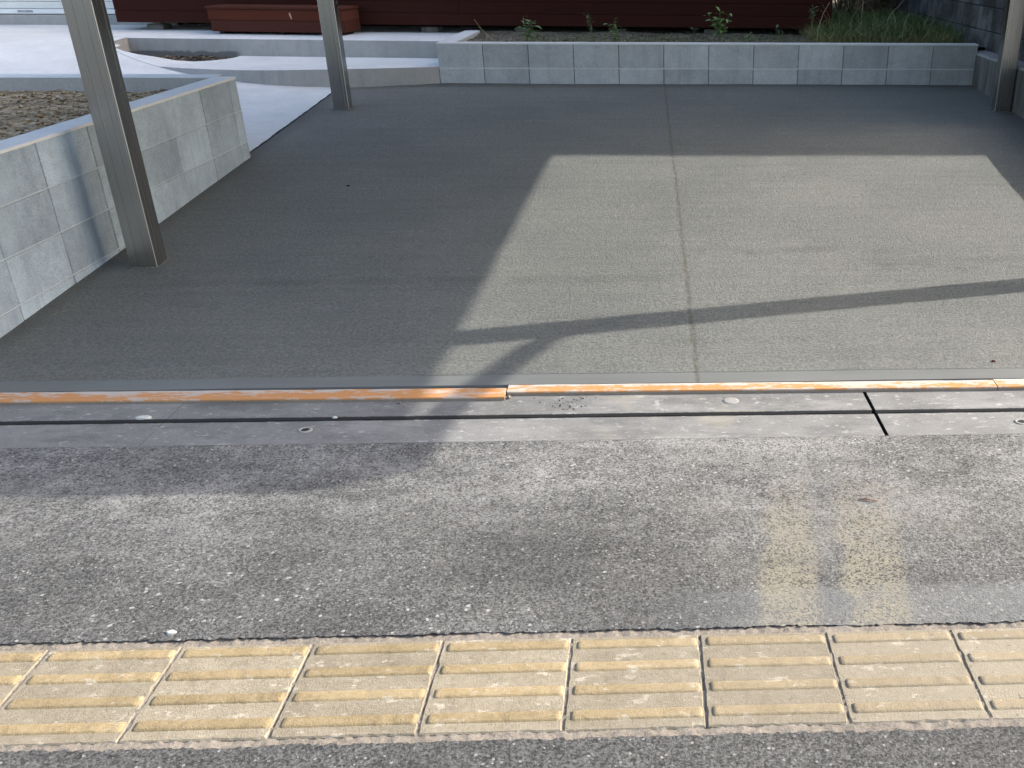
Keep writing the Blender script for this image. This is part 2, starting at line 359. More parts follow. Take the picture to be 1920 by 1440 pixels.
def grid(name, x0, x1, y0, y1, dx, dy, zf, keep=None, edge=None, smooth=True):
    nx = max(1, round((x1-x0)/dx)); ny = max(1, round((y1-y0)/dy)); vs = []; fs = []
    for j in range(ny+1):
        for i in range(nx+1):
            x = x0+(x1-x0)*i/nx; y = y0+(y1-y0)*j/ny
            if edge: x, y = edge(i, j, nx, ny, x, y)
            vs.append((x, y, zf(x, y)))
    for j in range(ny):
        for i in range(nx):
            k = j*(nx+1)+i; q = (k, k+1, k+nx+2, k+nx+1)
            if keep:
                cx = sum(vs[a][0] for a in q)/4; cy = sum(vs[a][1] for a in q)/4
                if not keep(cx, cy): continue
            fs.append(q)
    return pyd(name, vs, fs, smooth)

# ------------------------------------------------------------------ ground and pavement
gm = pyd('ground', [(-150, -150, -.34), (150, -150, -.34), (150, 150, -.34), (-150, 150, -.34)], [(0, 1, 2, 3)])
struct('ground', gm, 'asphalt_near')
# far strip of asphalt between tiles and gutter, its near edge crumbled
def edge_far(i, j, nx, ny, x, y):
    if j == 0: y += .005*fbm(x, 1, 5) + .006*fbm(x, 5, 95, 4)
    return x, y
zu = lambda x, y: zS(x, y) + .0022*fbm(x, y, 1.7) + .001
def z_far(x, y): return zu(x, y) - (.010 if y < .322 and False else 0)
me = grid('pavement', -3.2, 5.6, .320, 1.309, .006, .014, zu, edge=edge_far)
struct('pavement', me, 'asphalt')
def edge_near(i, j, nx, ny, x, y):
    if j == ny: y += .005*fbm(x, 2, 5) + .006*fbm(x, 7, 95, 4)
    return x, y
me = grid('pavement', -3.2, 5.6, -1.2, -.020, .006, .06, lambda x, y: zS(x, y)+.0015*fbm(x, y, 1.7)+.001, edge=edge_near)
struct('pavement', me, 'asphalt_near')
me = pyd('road', [(-60, -9, -.10), (60, -9, -.10), (60, -1.2, -.10), (-60, -1.2, -.10)], [(0, 1, 2, 3)])
struct('road', me, 'asphalt_near')
me = box_mesh('kerb', -60, 60, -1.36, -1.20, -.33, .024, bev=.01); struct('kerb', me, 'gutter')
for xa, xb in ((-60, -3.2), (5.6, 60)):
    me = pyd('pavement', [(xa, -1.2, zS(xa if abs(xa) < 10 else 0, -1.2)), (xb, -1.2, zS(0, -1.2)), (xb, 1.309, zS(0, 1.309)), (xa, 1.309, zS(0, 1.309))], [(0, 1, 2, 3)]); struct('pavement', me, 'asphalt')

# tactile paving
tp = empty('tactile_paving', (1.2, .15, -.002))
tag(tp, 'strip of worn yellow tactile tiles with raised bars set in the asphalt', 'tactile paving')
tpo = Vector(tp.location)
def bedz(x, y): return zS(x, y) - .0042 + .0050*fbm(x, y, 90, 4) + .001*fbm(x, y, 14)
me = grid('mortar_bed', -3.2-tpo.x, 5.6-tpo.x, -.042-tpo.y, .342-tpo.y, .008, .006, lambda x, y: bedz(x+tpo.x, y+tpo.y)-tpo.z,
          keep=lambda x, y: y+tpo.y < .012 or y+tpo.y > .288 or True)
link('mortar_bed', me, 'bed', tp)
TW = .301
def tile_mesh(seed):
    rr = random.Random(seed); n = 36; h = .1483; vs = []; fs = []
    ring = []
    per = []
    for i in range(n): per.append((-h+2*h*i/n, -h))
    for i in range(n): per.append((h, -h+2*h*i/n))
    for i in range(n): per.append((h-2*h*i/n, h))
    for i in range(n): per.append((-h, h-2*h*i/n))
    def chip(x, y, k): return max(0, noise.noise((x*38+seed*9, y*38, seed*3.1)))*k
    for x, y in per: vs.append((x, y, -.02))
    for x, y in per:
        vs.append((x*(1-chip(x, y, .012)), y*(1-chip(x, y, .012)), -.0035-chip(x, y, .003)))
    for x, y in per:
        f = 1-.016-chip(x, y, .03); vs.append((x*f, y*f, 0))
    P = len(per)
    for L in (0, 1):
        for i in range(P): a = L*P+i; b = L*P+(i+1) % P; fs.append((a, b, b+P, a+P))
    fs.append(tuple(range(2*P, 3*P)))
    return pyd('tactile_tile', vs, fs)
def bar_mesh(seed):
    rr = random.Random(seed); n = 44; L = .1400; vs = []; fs = []
    prof = [(-.0150, -.001), (-.0125, .0036), (-.0100, .0048), (.0085, .0046), (.0125, .0030), (.0185, -.001)]
    m = len(prof)
    for i in range(n+1):
        x = -L+2*L*i/n; e = min(1, (L-abs(x))/.006); e = math.sqrt(max(0, 1-(1-e)**2)) if e < 1 else 1
        ch = max(0, noise.noise((x*30+seed*5.3, seed*1.7, 0))-.15)
        for k, (y, z) in enumerate(prof):
            j = noise.noise((x*160+seed, k*3.1, seed*2.2))*.0011
            zz = z*(.3+.7*e) if z > 0 else z
            vs.append((x, y*(.8+.2*e)+j*1.4, zz*(1-.8*ch)+(j*.5 if z > 0 else 0)))
    for i in range(n):
        for k in range(m-1): a = i*m+k; fs.append((a, a+m, a+m+1, a+1))
    fs.append(tuple(range(m))); fs.append(tuple(range(n*m+m-1, n*m-1, -1)))
    return pyd('bar', vs, fs, True)
tms = [tile_mesh(s) for s in range(4)]; bms = [bar_mesh(s) for s in range(7)]
for me in tms: me.materials.append(MAT['tile'])
for me in bms: me.materials.append(MAT['tile_bar'])
for i in range(-7, 14):
    cx, cy = TW*(i+.5), .15
    to = link('tactile_tile', tms[i % 4], None, tp)
    to.location = Vector((cx, cy, zS(cx, cy)+R.uniform(-.0012, .0012))) - tpo
    to.rotation_euler = (-.0201+R.uniform(-.003, .003), R.uniform(-.003, .003), R.uniform(-.004, .004))
    for k in range(4):
        b = link('bar', bms[(i*4+k*3) % 7], None, to)
        b.location = (.004, .1495-.030-.0755*k, 0)

# gutter
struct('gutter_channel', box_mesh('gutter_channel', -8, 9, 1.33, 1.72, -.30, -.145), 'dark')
def gutter(x0, x1, label, holes, gapR=.004):
    e = empty('gutter_cover', ((x0+x1)/2, 1.52, -.13)); tag(e, label, 'gutter cover', 'precast gutter covers along the frontage'); o = e.location
    def strip(name, y0, y1):
        n = 60; vs = []; fs = []
        prof = [(y0, -.10), (y0, -.004), (y0+.004, 0), (y1-.006, 0), (y1-.001, -.006), (y1, -.10)]
        if name == 'rear_slab': prof = [(y0, -.10), (y0+.001, -.008), (y0+.008, 0), (y1-.004, 0), (y1, -.004), (y1, -.10)]
        m = len(prof)
        for i in range(n+1):
            x = x0+gapR+(x1-x0-2*gapR)*i/n
            for k, (y, z) in enumerate(prof):
                j = .0012*noise.noise((x*25, k*2.0+y*9, 1.1)) if k in (1, 2, 3, 4) else 0
                vs.append((x-o.x, y+j-o.y, zS(x, y)+z-.0015-o.z+(0 if k in (0, 5) else j*.3)))
        for i in range(n):
            for k in range(m-1): a = i*m+k; fs.append((a, a+m, a+m+1, a+1))
        fs.append(tuple(range(m))); fs.append(tuple(range(n*m+m-1, n*m-1, -1)))
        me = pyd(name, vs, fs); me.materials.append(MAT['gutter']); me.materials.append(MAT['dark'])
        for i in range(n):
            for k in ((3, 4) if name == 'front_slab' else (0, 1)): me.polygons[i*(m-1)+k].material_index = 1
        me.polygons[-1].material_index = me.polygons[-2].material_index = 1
        return link(name, me, None, e)
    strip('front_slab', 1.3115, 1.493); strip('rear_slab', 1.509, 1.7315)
    for hx, hy, kind in holes:
        bm = bmesh.new(); N = 24
        rs = [(.021, .0), (.020, .0035), (.0135, .0035), (.0125, -.001)] if kind == 'ring' else [(.026, .0), (.025, .002), (.018, .0028), (.001, .003)]
        rings = [[bm.verts.new((r*math.cos(2*math.pi*q/N)*1.15, r*math.sin(2*math.pi*q/N), z)) for q in range(N)] for r, z in rs]
        for a, b in zip(rings, rings[1:]):
            for q in range(N): bm.faces.new((a[q], a[(q+1) % N], b[(q+1) % N], b[q]))
        h = link('lifting_hole', mesh_from('lifting_hole', bm, True), 'plug', e); h.location = Vector((hx, hy, zS(hx, hy)-.0015)) - o
        if kind == 'ring':
            bm = bmesh.new(); bmesh.ops.create_circle(bm, cap_ends=True, segments=20, radius=.0135)
            d = link('socket', mesh_from('socket', bm), 'dark', h); d.location = (0, 0, .0012)
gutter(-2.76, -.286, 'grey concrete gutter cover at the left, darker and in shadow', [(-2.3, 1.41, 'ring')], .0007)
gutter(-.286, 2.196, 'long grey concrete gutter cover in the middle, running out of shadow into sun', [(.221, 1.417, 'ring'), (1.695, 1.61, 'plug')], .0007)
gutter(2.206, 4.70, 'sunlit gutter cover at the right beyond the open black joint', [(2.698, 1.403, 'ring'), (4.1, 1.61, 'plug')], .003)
struct('gutter_back', box_mesh('gutter_back', -8, 9, 1.70, 1.74, -.33, -.05), 'gutter')

# ------------------------------------------------------------------ parking slab (two pours)
def zslab(x, y): return zB(x, y) + .0030*fbm(x, y, .8, 3) + .0010*fbm(x, y, 5, 3)
def slab(x0, x1, jl, jr):
    nx = round((x1-x0)/.04); y0, y1 = 1.7345, 7.5; ny = round((y1-y0)/.025); vs = []; fs = []
    for j in range(ny+1):
        y = y0+(y1-y0)*j/ny
        for i in range(nx+1):
            x = x0+(x1-x0)*i/nx; d = 0
            if jl and i == 0: x += .004*fbm(y, 0, 9); d = -.0006+.0012*fbm(y, 9, 25)
            if jr and i == nx: x += .004*fbm(y, 0, 9); d = -.0006+.0010*fbm(y, 2, 25)
            if jl and i == 1: x = x0+.014; d = .0012*max(0, fbm(y, 4, 9))
            if jr and i == nx-1: x = x1-.014; d = .0014*max(0, fbm(y, 5, 9))
            vs.append((x, y, zslab(x, y)+d))
    for j in range(ny):
        for i in range(nx): k = j*(nx+1)+i; fs.append((k, k+1, k+nx+2, k+nx+1))
    # front and joint faces
    b = len(vs)
    for i in range(nx+1): x, y, z = vs[i]; vs.append((x, y, z)); vs.append((x, y, z-.10))
    for i in range(nx): q = b+2*i; fs.append((q, q+1, q+3, q+2))
    for side in ([0] if jl else [])+([nx] if jr else []):
        b = len(vs)
        for j in range(ny+1): x, y, z = vs[j*(nx+1)+side]; vs.append((x, y, z)); vs.append((x, y, z-.06))
        for j in range(ny): q = b+2*j; fs.append((q, q+1, q+3, q+2))
    return pyd('parking_slab', vs, fs, True)
struct('parking_slab', slab(-1.257, 1.5812, False, True), 'slab')
struct('parking_slab', slab(1.5808, 4.42, True, False), 'slab')

# form boards
def form(x0, x1, y0, y1, label, yb0=None, cat='form board'):
    e = empty('form_board', ((x0+x1)/2, (y0+y1)/2, -.035)); tag(e, label, cat, 'timber form boards along the slab edge'); o = e.location
    n = max(8, round((x1-x0)/.03))
    def sweep(name, prof, mat):
        vs = []; fs = []; m = len(prof)
        for i in range(n+1):
            x = x0+(x1-x0)*i/n; s = (x-x0)/(x1-x0)
            for y, z in prof:
                vs.append((x-o.x, y-o.y+.0013*fbm(x, y, 7, 3)+(yb0 or 0)*s, z-o.z+zS(x, 1.7)+.0338+.0009*fbm(x, y, 9)))
        for i in range(n):
            for k in range(m-1): a = i*m+k; fs.append((a, a+m, a+m+1, a+1))
        fs.append(tuple(range(m))); fs.append(tuple(range(n*m+m-1, n*m-1, -1)))
        return link(name, pyd(name, vs, fs), mat, e)
    sweep('painted_top', [(y0-.0005, -.0235), (y0-.0005, -.0185), (y0+.001, -.0170), (y1, -.0160), (y1, -.033)], 'form')
    sweep('raw_edge', [(y0+.0015, -.0345), (y0+.0008, -.0240), (y1-.004, -.0240), (y1-.004, -.0345)], 'form_side')
form(-2.8, .868, 1.662, 1.7335, 'long orange painted form board at the left, smeared with cement', -.026)
form(.872, 2.705, 1.677, 1.7335, 'orange painted form board in the sun, set back from the left one', -.006)
form(2.709, 4.5, 1.672, 1.7335, 'pale form board end at the right edge, past the seam')

# ------------------------------------------------------------------ block walls
def block_wall(name, label, L, courses, th, mat, pitch=.4, org=(0, 0, 0), rz=0, ends=None, step=.0, vj=.005, topcap=.010, bed='coping'):
    """runs along local +x from 0, front face at local y=0 (wall behind it, +y); courses = list of (z0, z1) bottom to top"""
    e = empty(name, org, rz); tag(e, label, 'wall')
    meshes = {}
    xs = [0.0]; 
    for w_ in ends: xs.append(xs[-1]+w_)
    for ci, (z0, z1) in enumerate(courses):
        sh = -step*(len(courses)-1-ci)
        for a, b in zip(xs, xs[1:]):
            key = (round(b-a, 3), round(z1-z0, 3))
            if key not in meshes:
                me = box_mesh('block', 0, key[0]-vj, 0, th, 0, key[1]-.006, bev=.0022); me.materials.append(MAT[mat]); meshes[key] = me
            o = link('block', meshes[key], None, e); o.location = (a+vj/2, sh+R.uniform(-.0012, .0012), z0+.003)
            o.rotation_euler = (0, R.uniform(-.001, .001), R.uniform(-.002, .002))
    link('mortar_joint', box_mesh('mortar_joint', .004, xs[-1]-.004, .0045, th-.004, courses[0][0], courses[-1][1]-.004), 'mortar', e)
    # bed joints, struck nearly flush
    for ci, (z0, z1) in enumerate(courses[1:]):
        sh = -step*(len(courses)-2-ci)
        link('bed_joint', box_mesh('bed_joint', .002, xs[-1]-.002, sh+(-.0012 if bed == 'coping' else -.0010), .01, z0+(-.0045 if bed == 'coping' else -.0004), z0+.0046), bed, e)
    # mortar cap
    n = 80; vs = []; fs = []; prof = [(-.002, -.003), (.0, topcap-.002), (.004, topcap), (th-.004, topcap), (th, topcap-.003), (th+.002, -.003)]; m = len(prof)
    for i in range(n+1):
        x = xs[-1]*i/n
        for y, z in prof: vs.append((x, y+.0010*fbm(x*1.0, y, 20), courses[-1][1]+z+.0008*fbm(x, y, 15)))
    for i in range(n):
        for k in range(m-1): a = i*m+k; fs.append((a, a+m, a+m+1, a+1))
    fs.append(tuple(range(m))); fs.append(tuple(range(n*m+m-1, n*m-1, -1)))
    link('mortar_cap', pyd('mortar_cap', vs, fs), 'coping', e)
    return e
RZ = math.atan(-.0233)
block_wall('block_wall', 'low new grey block wall of two courses across the back of the slab', 4.8, [(.275, .475), (.475, .677)], .12, 'block',
           org=(-.4244, 7.360, 0), rz=RZ, ends=[.4]*12, step=.003, vj=.006)
# its return beside the steps
rw = empty('block_wall', (-.4244, 7.482, 0), RZ+math.pi/2); tag(rw, 'short return of the back block wall running beside the concrete steps', 'wall')
for k in range(3):
    for z0 in (.275, .475): o = link('block', box_mesh('block', 0, .395, -.15, 0, 0, .194, bev=.002), 'block', rw); o.location = (.003+.4*k, 0, z0+.003)
link('mortar_cap', box_mesh('mortar_cap', 0, 1.2, -.151, .001, .672, .687, bev=.003), 'coping', rw)
# left wall: faces +x, so run it along +y with rz=90 and front face toward +x => local y is -x
lw_e = [.405]*7 + [.125]
lw = block_wall('block_wall', 'pale grey block retaining wall of stacked courses at the left, behind the front post', 3.0,
           [(-.11, .09), (.09, .29), (.29, .49), (.49, .69)], .135, 'block_left', org=(-1.2475, 1.955, 0), rz=math.pi/2-.0109, ends=lw_e, step=0.0, vj=.0065, bed='bedlight')

# gravel bed behind the left wall, closed by a kerb wall
kb = link('kerb_wall', box_mesh('kerb_wall', -5.6, 0, -.075, .075, -.30, .135, bev=.004), 'face_concrete')
kb.location = (-1.352, 4.965, .558); tag(kb, 'cast concrete kerb wall closing the far side of the gravel bed', 'wall')
link('kerb_cap', box_mesh('kerb_cap', -5.6, 0, -.076, .076, .134, .142, bev=.002), 'coping', kb)
def zgr(x, y): return .612 + .014*fbm(x, y, 1.6) + .012*fbm(x, y, 9) + .012*max(0, 1-abs(y-4.86)/.5)*0
struct('gravel_ground', grid('gravel_ground', -6.9, -1.368, 1.7, 4.92, .04, .04, zgr), 'gravel')
def stones(name, n, region, zf, smin, smax, mat, label, cat, seed):
    rr = random.Random(seed); vs = []; fs = []
    base = [(0, 0, 1), (.9, 0, .3), (.28, .85, .3), (-.73, .53, .3), (-.73, -.53, .3), (.28, -.85, .3), (0, 0, -.5)]
    bf = [(0, 1, 2), (0, 2, 3), (0, 3, 4), (0, 4, 5), (0, 5, 1), (6, 2, 1), (6, 3, 2), (6, 4, 3), (6, 5, 4), (6, 1, 5)]
    for _ in range(n):
        x, y = region(rr); s = smin*(smax/smin)**(rr.random()**2.2); a = rr.random()*6.28; ca, sa = math.cos(a), math.sin(a)
        sx, sy, sz = s*rr.uniform(.7, 1.4), s*rr.uniform(.5, 1), s*rr.uniform(.3, .7); z = zf(x, y)+s*.12; b = len(vs); tx, ty = rr.uniform(-.3, .3), rr.uniform(-.3, .3)
        for (p, q, r) in base:
            p, q, r = p*sx*rr.uniform(.75, 1.2), q*sy*rr.uniform(.75, 1.2), r*sz*rr.uniform(.7, 1.2)
            vs.append((x+p*ca-q*sa, y+p*sa+q*ca, z+r+tx*p+ty*q))
        fs += [tuple(b+i for i in f) for f in bf]
    o = link(name, pyd(name, vs, fs), mat); tag(o, label, cat, kind='stuff'); return o
stones('gravel', 11000, lambda rr: (-1.40-(rr.random()**1.3)*3.3, rr.uniform(1.95, 4.87)), zgr, .0045, .026, 'gravel', 'loose brown gravel filling the bed behind the left block wall', 'gravel', 3)

# ------------------------------------------------------------------ ramp, steps, platform
front = [(-.4244, 7.345), (-.70, 7.27), (-.96, 7.215), (-1.2, 7.165), (-1.4, 7.135), (-1.6, 7.105), (-1.8, 7.085), (-2.05, 7.09), (-2.3, 7.15), (-2.6, 7.24), (-2.87, 7.36), (-3.1, 7.50), (-3.3, 7.66), (-3.48, 7.84)]
def fy(x):
    for (a, ya), (b, yb) in zip(front, front[1:]):
        if b <= x <= a: return ya+(yb-ya)*(a-x)/(a-b)
    return 7.345 if x > -.42 else 7.95
planter = [(-3.56, 7.97), (-3.46, 7.85), (-3.32, 7.75), (-3.18, 7.69), (-3.02, 7.665), (-2.86, 7.69), (-2.72, 7.745), (-2.60, 7.83), (-2.52, 7.95), (-2.48, 8.08), (-2.49, 8.22)]
sf = lambda x: 8.02 - .105*(x+.4244)           # face of the upper step
ss = lambda t: max(0, min(1, t))**2*(3-2*max(0, min(1, t)))
def zramp(x, y):
    t = max(0, min(1, (-1.27-x)/2.35)); t = .5*t+.5*ss(t); zb = zB(x, y)
    tgt = .50+.14*ss((y-6.9)/1.5)
    return zb+t*(tgt-zb) + .001*fbm(x, y, 1.5) + .0065
me = grid('ramp', -7.5, -1.262, 4.98, 8.95, .04, .04, zramp, keep=lambda x, y: (y < fy(x)+.03 if x > -3.60 else y < sf(x)+.04), edge=lambda i, j, nx, ny, x, y: (x+(.006*fbm(y, 1, 9)+.005*fbm(y, 2, 22) if i == nx else 0), y))
struct('ramp', me, 'white_concrete')
def zstep(x, y): return .488+max(0, zramp(x, y)+.004-.488)*ss((-2.70-x)/.35)
def two_tone(name, pts, z0, z1, top, face):
    me = prism(name, pts, z0, z1); me.materials.append(MAT[top]); me.materials.append(MAT[face])
    for p in me.polygons: p.material_index = 0 if p.normal.z > .6 else 1
    return tag(link(name, me, None), kind='structure')
two_tone('lower_step', front + planter + [(-2.40, sf(-2.4)+.1), (-.4244, sf(-.4244)+.1)], .20, zstep, 'white_concrete', 'face_concrete')
two_tone('upper_step', [(-.4244, sf(-.4244)), (-3.50, sf(-3.5)), (-3.62, sf(-3.62)), (-7.5, sf(-7.5)), (-7.5, 10.6), (-.4244, 9.75), (-.4244, 8.9)], .20, .640, 'white_concrete', 'step_face')
pl = [(-3.62, 8.4)] + planter + [(-2.49, 8.3)]
struct('planter_rim', prism('planter_rim', [(-3.72, 7.85), (-3.57, 7.9), (-3.57, sf(-3.57)), (-3.72, sf(-3.72))], .2, lambda x, y: zramp(x, y)+.001), 'face_concrete')
zpl = lambda x, y: .425+.018*fbm(x, y, 5)+.05*ss((y-7.85)/.4)
struct('planter_soil', grid('planter_soil', -3.7, -2.4, 7.55, 8.6, .04, .04, zpl), 'chips')
def reg_pl(rr):
    while True:
        x, y = rr.uniform(-3.5, -2.5), rr.uniform(7.68, 8.36)
        if y < sf(x)-.02 and (x+3.0)**2/.27+(y-8.13)**2/.18 < 1: return x, y
stones('bark_chips', 1400, reg_pl, zpl, .010, .036, 'chips', 'dark bark chips and soil lying in the curved planter hole', 'bark chips', 5)

# ------------------------------------------------------------------ soil bed, deck, bench, shutter
def zsoil(x, y): return .640 + .012*fbm(x, y, 2.2) + .010*fbm(x, y, 11) + .02*ss((y-7.6)/1.2)
struct('soil', grid('soil', -.33, 4.62, 7.40, 14, .05, .05, zsoil), 'soil')
struct('soil', grid('soil', -30, -.33, 10.2, 40, 2, 2, lambda x, y: .60), 'soil'); struct('soil', grid('soil', -.33, 4.62, 14, 40, 2, 2, lambda x, y: .66), 'soil')
def reg_soil(rr): return rr.uniform(-.25, 4.4), 7.46+rr.random()**1.6*1.1
stones('soil_clods', 3200, reg_soil, zsoil, .005, .020, 'soil', 'small stones and clods on the soil strip behind the back wall', 'gravel', 6)
DA = math.atan(-.10)
dk = empty('wooden_deck', (-4.10, 9.26, .64), DA); tag(dk, 'long dark red-brown timber deck with board skirt raised above the ground', 'deck')
DL = 7.42
link('light_stop', box_mesh('light_stop', .03, DL-.03, .030, .040, .08, .53), 'dark', dk)  # added dark sheet, stops light from behind showing through the board gaps
for k in range(4):
    nseg = [0, 3.64, DL] if k % 2 else [0, DL]
    for a, b in zip(nseg, nseg[1:]):
        o = link('board', box_mesh('board', a+.001, b-.001, 0, .022, 0, .112, bev=.002), 'deck', dk); o.location = (0, .0015*(k % 2), .078+.1145*k)
for k in range(4):      # right-hand return of the skirt
    o = link('board', box_mesh('board', DL-.022, DL, .026, 2.4, 0, .112, bev=.002), 'deck', dk); o.location = (0, 0, .078+.1145*k)
    o = link('board', box_mesh('board', 0, .022, .026, 1.2, 0, .112, bev=.002), 'deck', dk); o.location = (0, 0, .078+.1145*k)
for k in range(17):
    o = link('plank', box_mesh('plank', -.02, DL+.02, 0, .136, 0, .025, bev=.003), 'deck', dk); o.location = (0, -.03+.143*k, .078+.1145*4+.002)
for k in range(8):
    o = link('foot', box_mesh('foot', -.045, .045, 0, .09, -.05, .45, bev=.004), 'deck' if k else 'face_concrete', dk); o.location = (.35+k*.98, .12, 0)
    o = link('foot_block', box_mesh('foot_block', -.09, .09, -.09, .09, -.04, .055, bev=.01), 'old_concrete', o); o.location = (0, .045, 0)
bn = empty('step_box', (-2.955, 8.79, .64), math.atan(-.155)); tag(bn, 'low red-brown timber step box standing in front of the deck', 'step')
BL, BD = 1.40, .40
link('front_board', box_mesh('front_board', 0, BL, 0, .03, .135, .235, bev=.003), 'bench', bn)
link('front_board', box_mesh('front_board', .01, BL-.004, .004, .03, .026, .133, bev=.003), 'bench_low', bn)
for x in (0, BL-.03):
    link('side_board', box_mesh('side_board', x+.001, x+.029, .032, BD, .135, .235, bev=.002), 'bench_low', bn)
    link('side_board', box_mesh('side_board', x+.001, x+.029, .032, BD, .026, .133, bev=.002), 'bench_low', bn)
for k in range(3):
    link('top_board', box_mesh('top_board', -.012, BL+.012, -.012+k*.137, -.012+k*.137+.134, .237, .262, bev=.003), 'bench_low', bn)
for x in (.06, BL/2, BL-.10): link('foot', box_mesh('foot', x, x+.05, .05, .33, -.002, .030), 'dark', bn)
sc = link('scuff_mark', pyd('scuff_mark', [(.855, -.0012, .20), (.868, -.0012, .215), (.880, -.0012, .165), (.876, -.0012, .142), (.866, -.0012, .16)], [(0, 4, 3, 2, 1)]), 'scuff', bn)

sh = empty('garage', (-4.15, 9.98, .60)); tag(sh, 'garage with white roller shutter above a grey concrete sill at the far left', 'garage')
link('sill', box_mesh('sill', -4.2, .35, -.02, .25, 0, .142, bev=.006), 'face_concrete', sh)
link('bottom_rail', box_mesh('bottom_rail', -3.6, .02, .012, .05, .150, .200, bev=.004), 'rail', sh)
sme = box_mesh('slat', -3.6, .02, .018, .045, 0, .071, bev=.006); sme.materials.append(MAT['shutter'])
for k in range(30): o = link('slat', sme, None, sh); o.location = (0, .004*(k % 2), .203+.074*k)
o = link('sticker', box_mesh('sticker', -1.375, -1.21, .0095, .012, .165, .188), 'sticker', sh)
for x in (-3.72, .02): link('jamb', box_mesh('jamb', x, x+.10, -.01, .25, .142, 2.5, bev=.005), 'frame', sh)
link('wall', box_mesh('wall', -4.2, .35, .06, 4.5, .142, 2.9), 'stucco', sh)
link('roof', box_mesh('roof', -4.5, .55, -.25, 4.8, 2.905, 3.05, bev=.01), 'rooftile', sh)

hs = empty('house', (0, 11.2, .6), DA); tag(hs, 'house wall standing behind the timber deck, above the frame', 'house')
link('wall', box_mesh('wall', -3.9, 3.3, 0, 7, 0, 3.0), 'stucco', hs)
link('roof', pyd('roof', [(-4.5, -.6, 2.9), (3.9, -.6, 2.9), (3.9, 3.5, 4.4), (-4.5, 3.5, 4.4), (-4.5, 7.6, 2.9), (3.9, 7.6, 2.9)], [(0, 1, 2, 3), (3, 2, 5, 4), (0, 3, 4), (1, 5, 2), (0, 4, 5, 1)]), 'rooftile', hs)
for wx, wz, ww, wh in ((-2.2, .55, 1.7, 2.0), (1.3, .55, 1.7, 2.0)):
    wn = link('window', box_mesh('window', wx-ww/2, wx+ww/2, -.05, -.002, wz, wz+wh, bev=.01), 'frame', hs)
    for sx in (-1, 1): link('pane', box_mesh('pane', wx+sx*ww/4-ww/4+.04, wx+sx*ww/4+ww/4-.04, -.058, -.052, wz+.06, wz+wh-.06), 'glass', wn)
# ------------------------------------------------------------------ right-hand walls
rwall = empty('retaining_wall', (4.36, 4.5, 0)); tag(rwall, 'low stained old concrete retaining wall along the right side', 'wall')
vs = []; fs = []; n = 160
for i in range(n+1):
    y = -2.6+5.9*i/n
    for x, z in ((0, -.3), (.0, .60), (.012, .617), (.13, .622), (.22, .62), (.22, -.3)):
        j = .006*fbm(y, z, 6, 4); vs.append((x-.008*0+j*.6, y, z+(j if z > .5 else 0)))
for i in range(n):
    for k in range(5): a = i*6+k; fs.append((a, a+1, a+7, a+6))
fs.append(tuple(range(5, -1, -1))); fs.append(tuple(range(n*6, n*6+6)))
me = pyd('body', vs, fs); me.materials.append(MAT['old_concrete']); me.materials.append(MAT['ledge'])
for p in me.polygons: p.material_index = 1 if p.normal.z > .5 else 0
link('body', me, None, rwall)
ow = empty('block_wall', (4.50, 5.75, .585)); tag(ow, 'tall blackened old block wall behind the right corner of the slab', 'wall')
bme = box_mesh('block', 0, .14, 0, .395, 0, .194, bev=.006); bme.materials.append(MAT['old_block'])
for c in range(6):
    for k in range(22):
        o = link('block', bme, None, ow); o.location = (R.uniform(-.004, .004), .4*k, .2*c)
link('mortar_joint', box_mesh('mortar_joint', .006, .13, .01, 8.78, 0, 1.195), 'dark', ow)
link('mortar_cap', box_mesh('mortar_cap', -.003, .145, -.003, 8.8, 1.196, 1.215, bev=.004), 'old_block', ow)

# ------------------------------------------------------------------ carport
cp = empty('carport', (1.62, 4.6, 0)); tag(cp, 'grey metal carport on square posts standing over the parking slab', 'carport'); co = cp.location
def post(cx, cy, zb, zt, flip=1, w_=.126, d_=.108):
    a, b = w_/2, d_/2; g, gd, c = .0022, .0010, .003
    xs = []
    def face(p0, p1, inward, grooves):
        out = []; L = math.hypot(p1[0]-p0[0], p1[1]-p0[1]); ux, uy = (p1[0]-p0[0])/L, (p1[1]-p0[1])/L
        out.append((p0[0]+ux*c, p0[1]+uy*c))
        for gp in grooves:
            s = L*gp
            for q, dd in ((s-g/2, 0), (s-g/2+.0005, gd), (s+g/2-.0005, gd), (s+g/2, 0)): out.append((p0[0]+ux*q+inward[0]*dd, p0[1]+uy*q+inward[1]*dd))
        out.append((p1[0]-ux*c, p1[1]-uy*c)); return out
    fr = [.34, .70] if flip > 0 else [.30, .66]
    pts = face((-a, -b), (a, -b), (0, 1), fr) + face((a, -b), (a, b), (-1, 0), [.74]) + face((a, b), (-a, b), (0, -1), fr) + face((-a, b), (-a, -b), (1, 0), [.26])
    me = prism('post', pts, zb-.12, zt); o = link('post', me, 'metal', cp); o.location = Vector((cx, cy, 0)) - Vector((co.x, co.y, 0))
    # bright extruded arris at the corner towards the slab
    s = 1 if flip > 0 else -1
    e = link('arris', box_mesh('arris', s*a-.0032, s*a+.0006, -b-.0006, -b+.0032, zb-.05, zt-.02, bev=.001), 'edge', o)
    col_ = prism('base_mortar', [(-a-.012, -b-.014), (a+.012, -b-.012), (a+.014, b+.012), (-a-.012, b+.012)], zb-.05, lambda x, y: zB(0, cy+y)+.0045)
    link('base_mortar', col_, 'slab', o)
    return o
PH = 2.36
pA = post(-1.015, 3.004, .066, PH+.12, 1); pB = post(-1.006, 6.352, .282, PH+.15, 1, .122)
pC = post(4.279, 6.245, .275, PH+.15, -1); pD = post(4.279, 2.862, .06, PH+.12, -1, .126, .130)
zr = lambda y: 2.466 + .0445*(y-2.94)      # underside of the roof frame
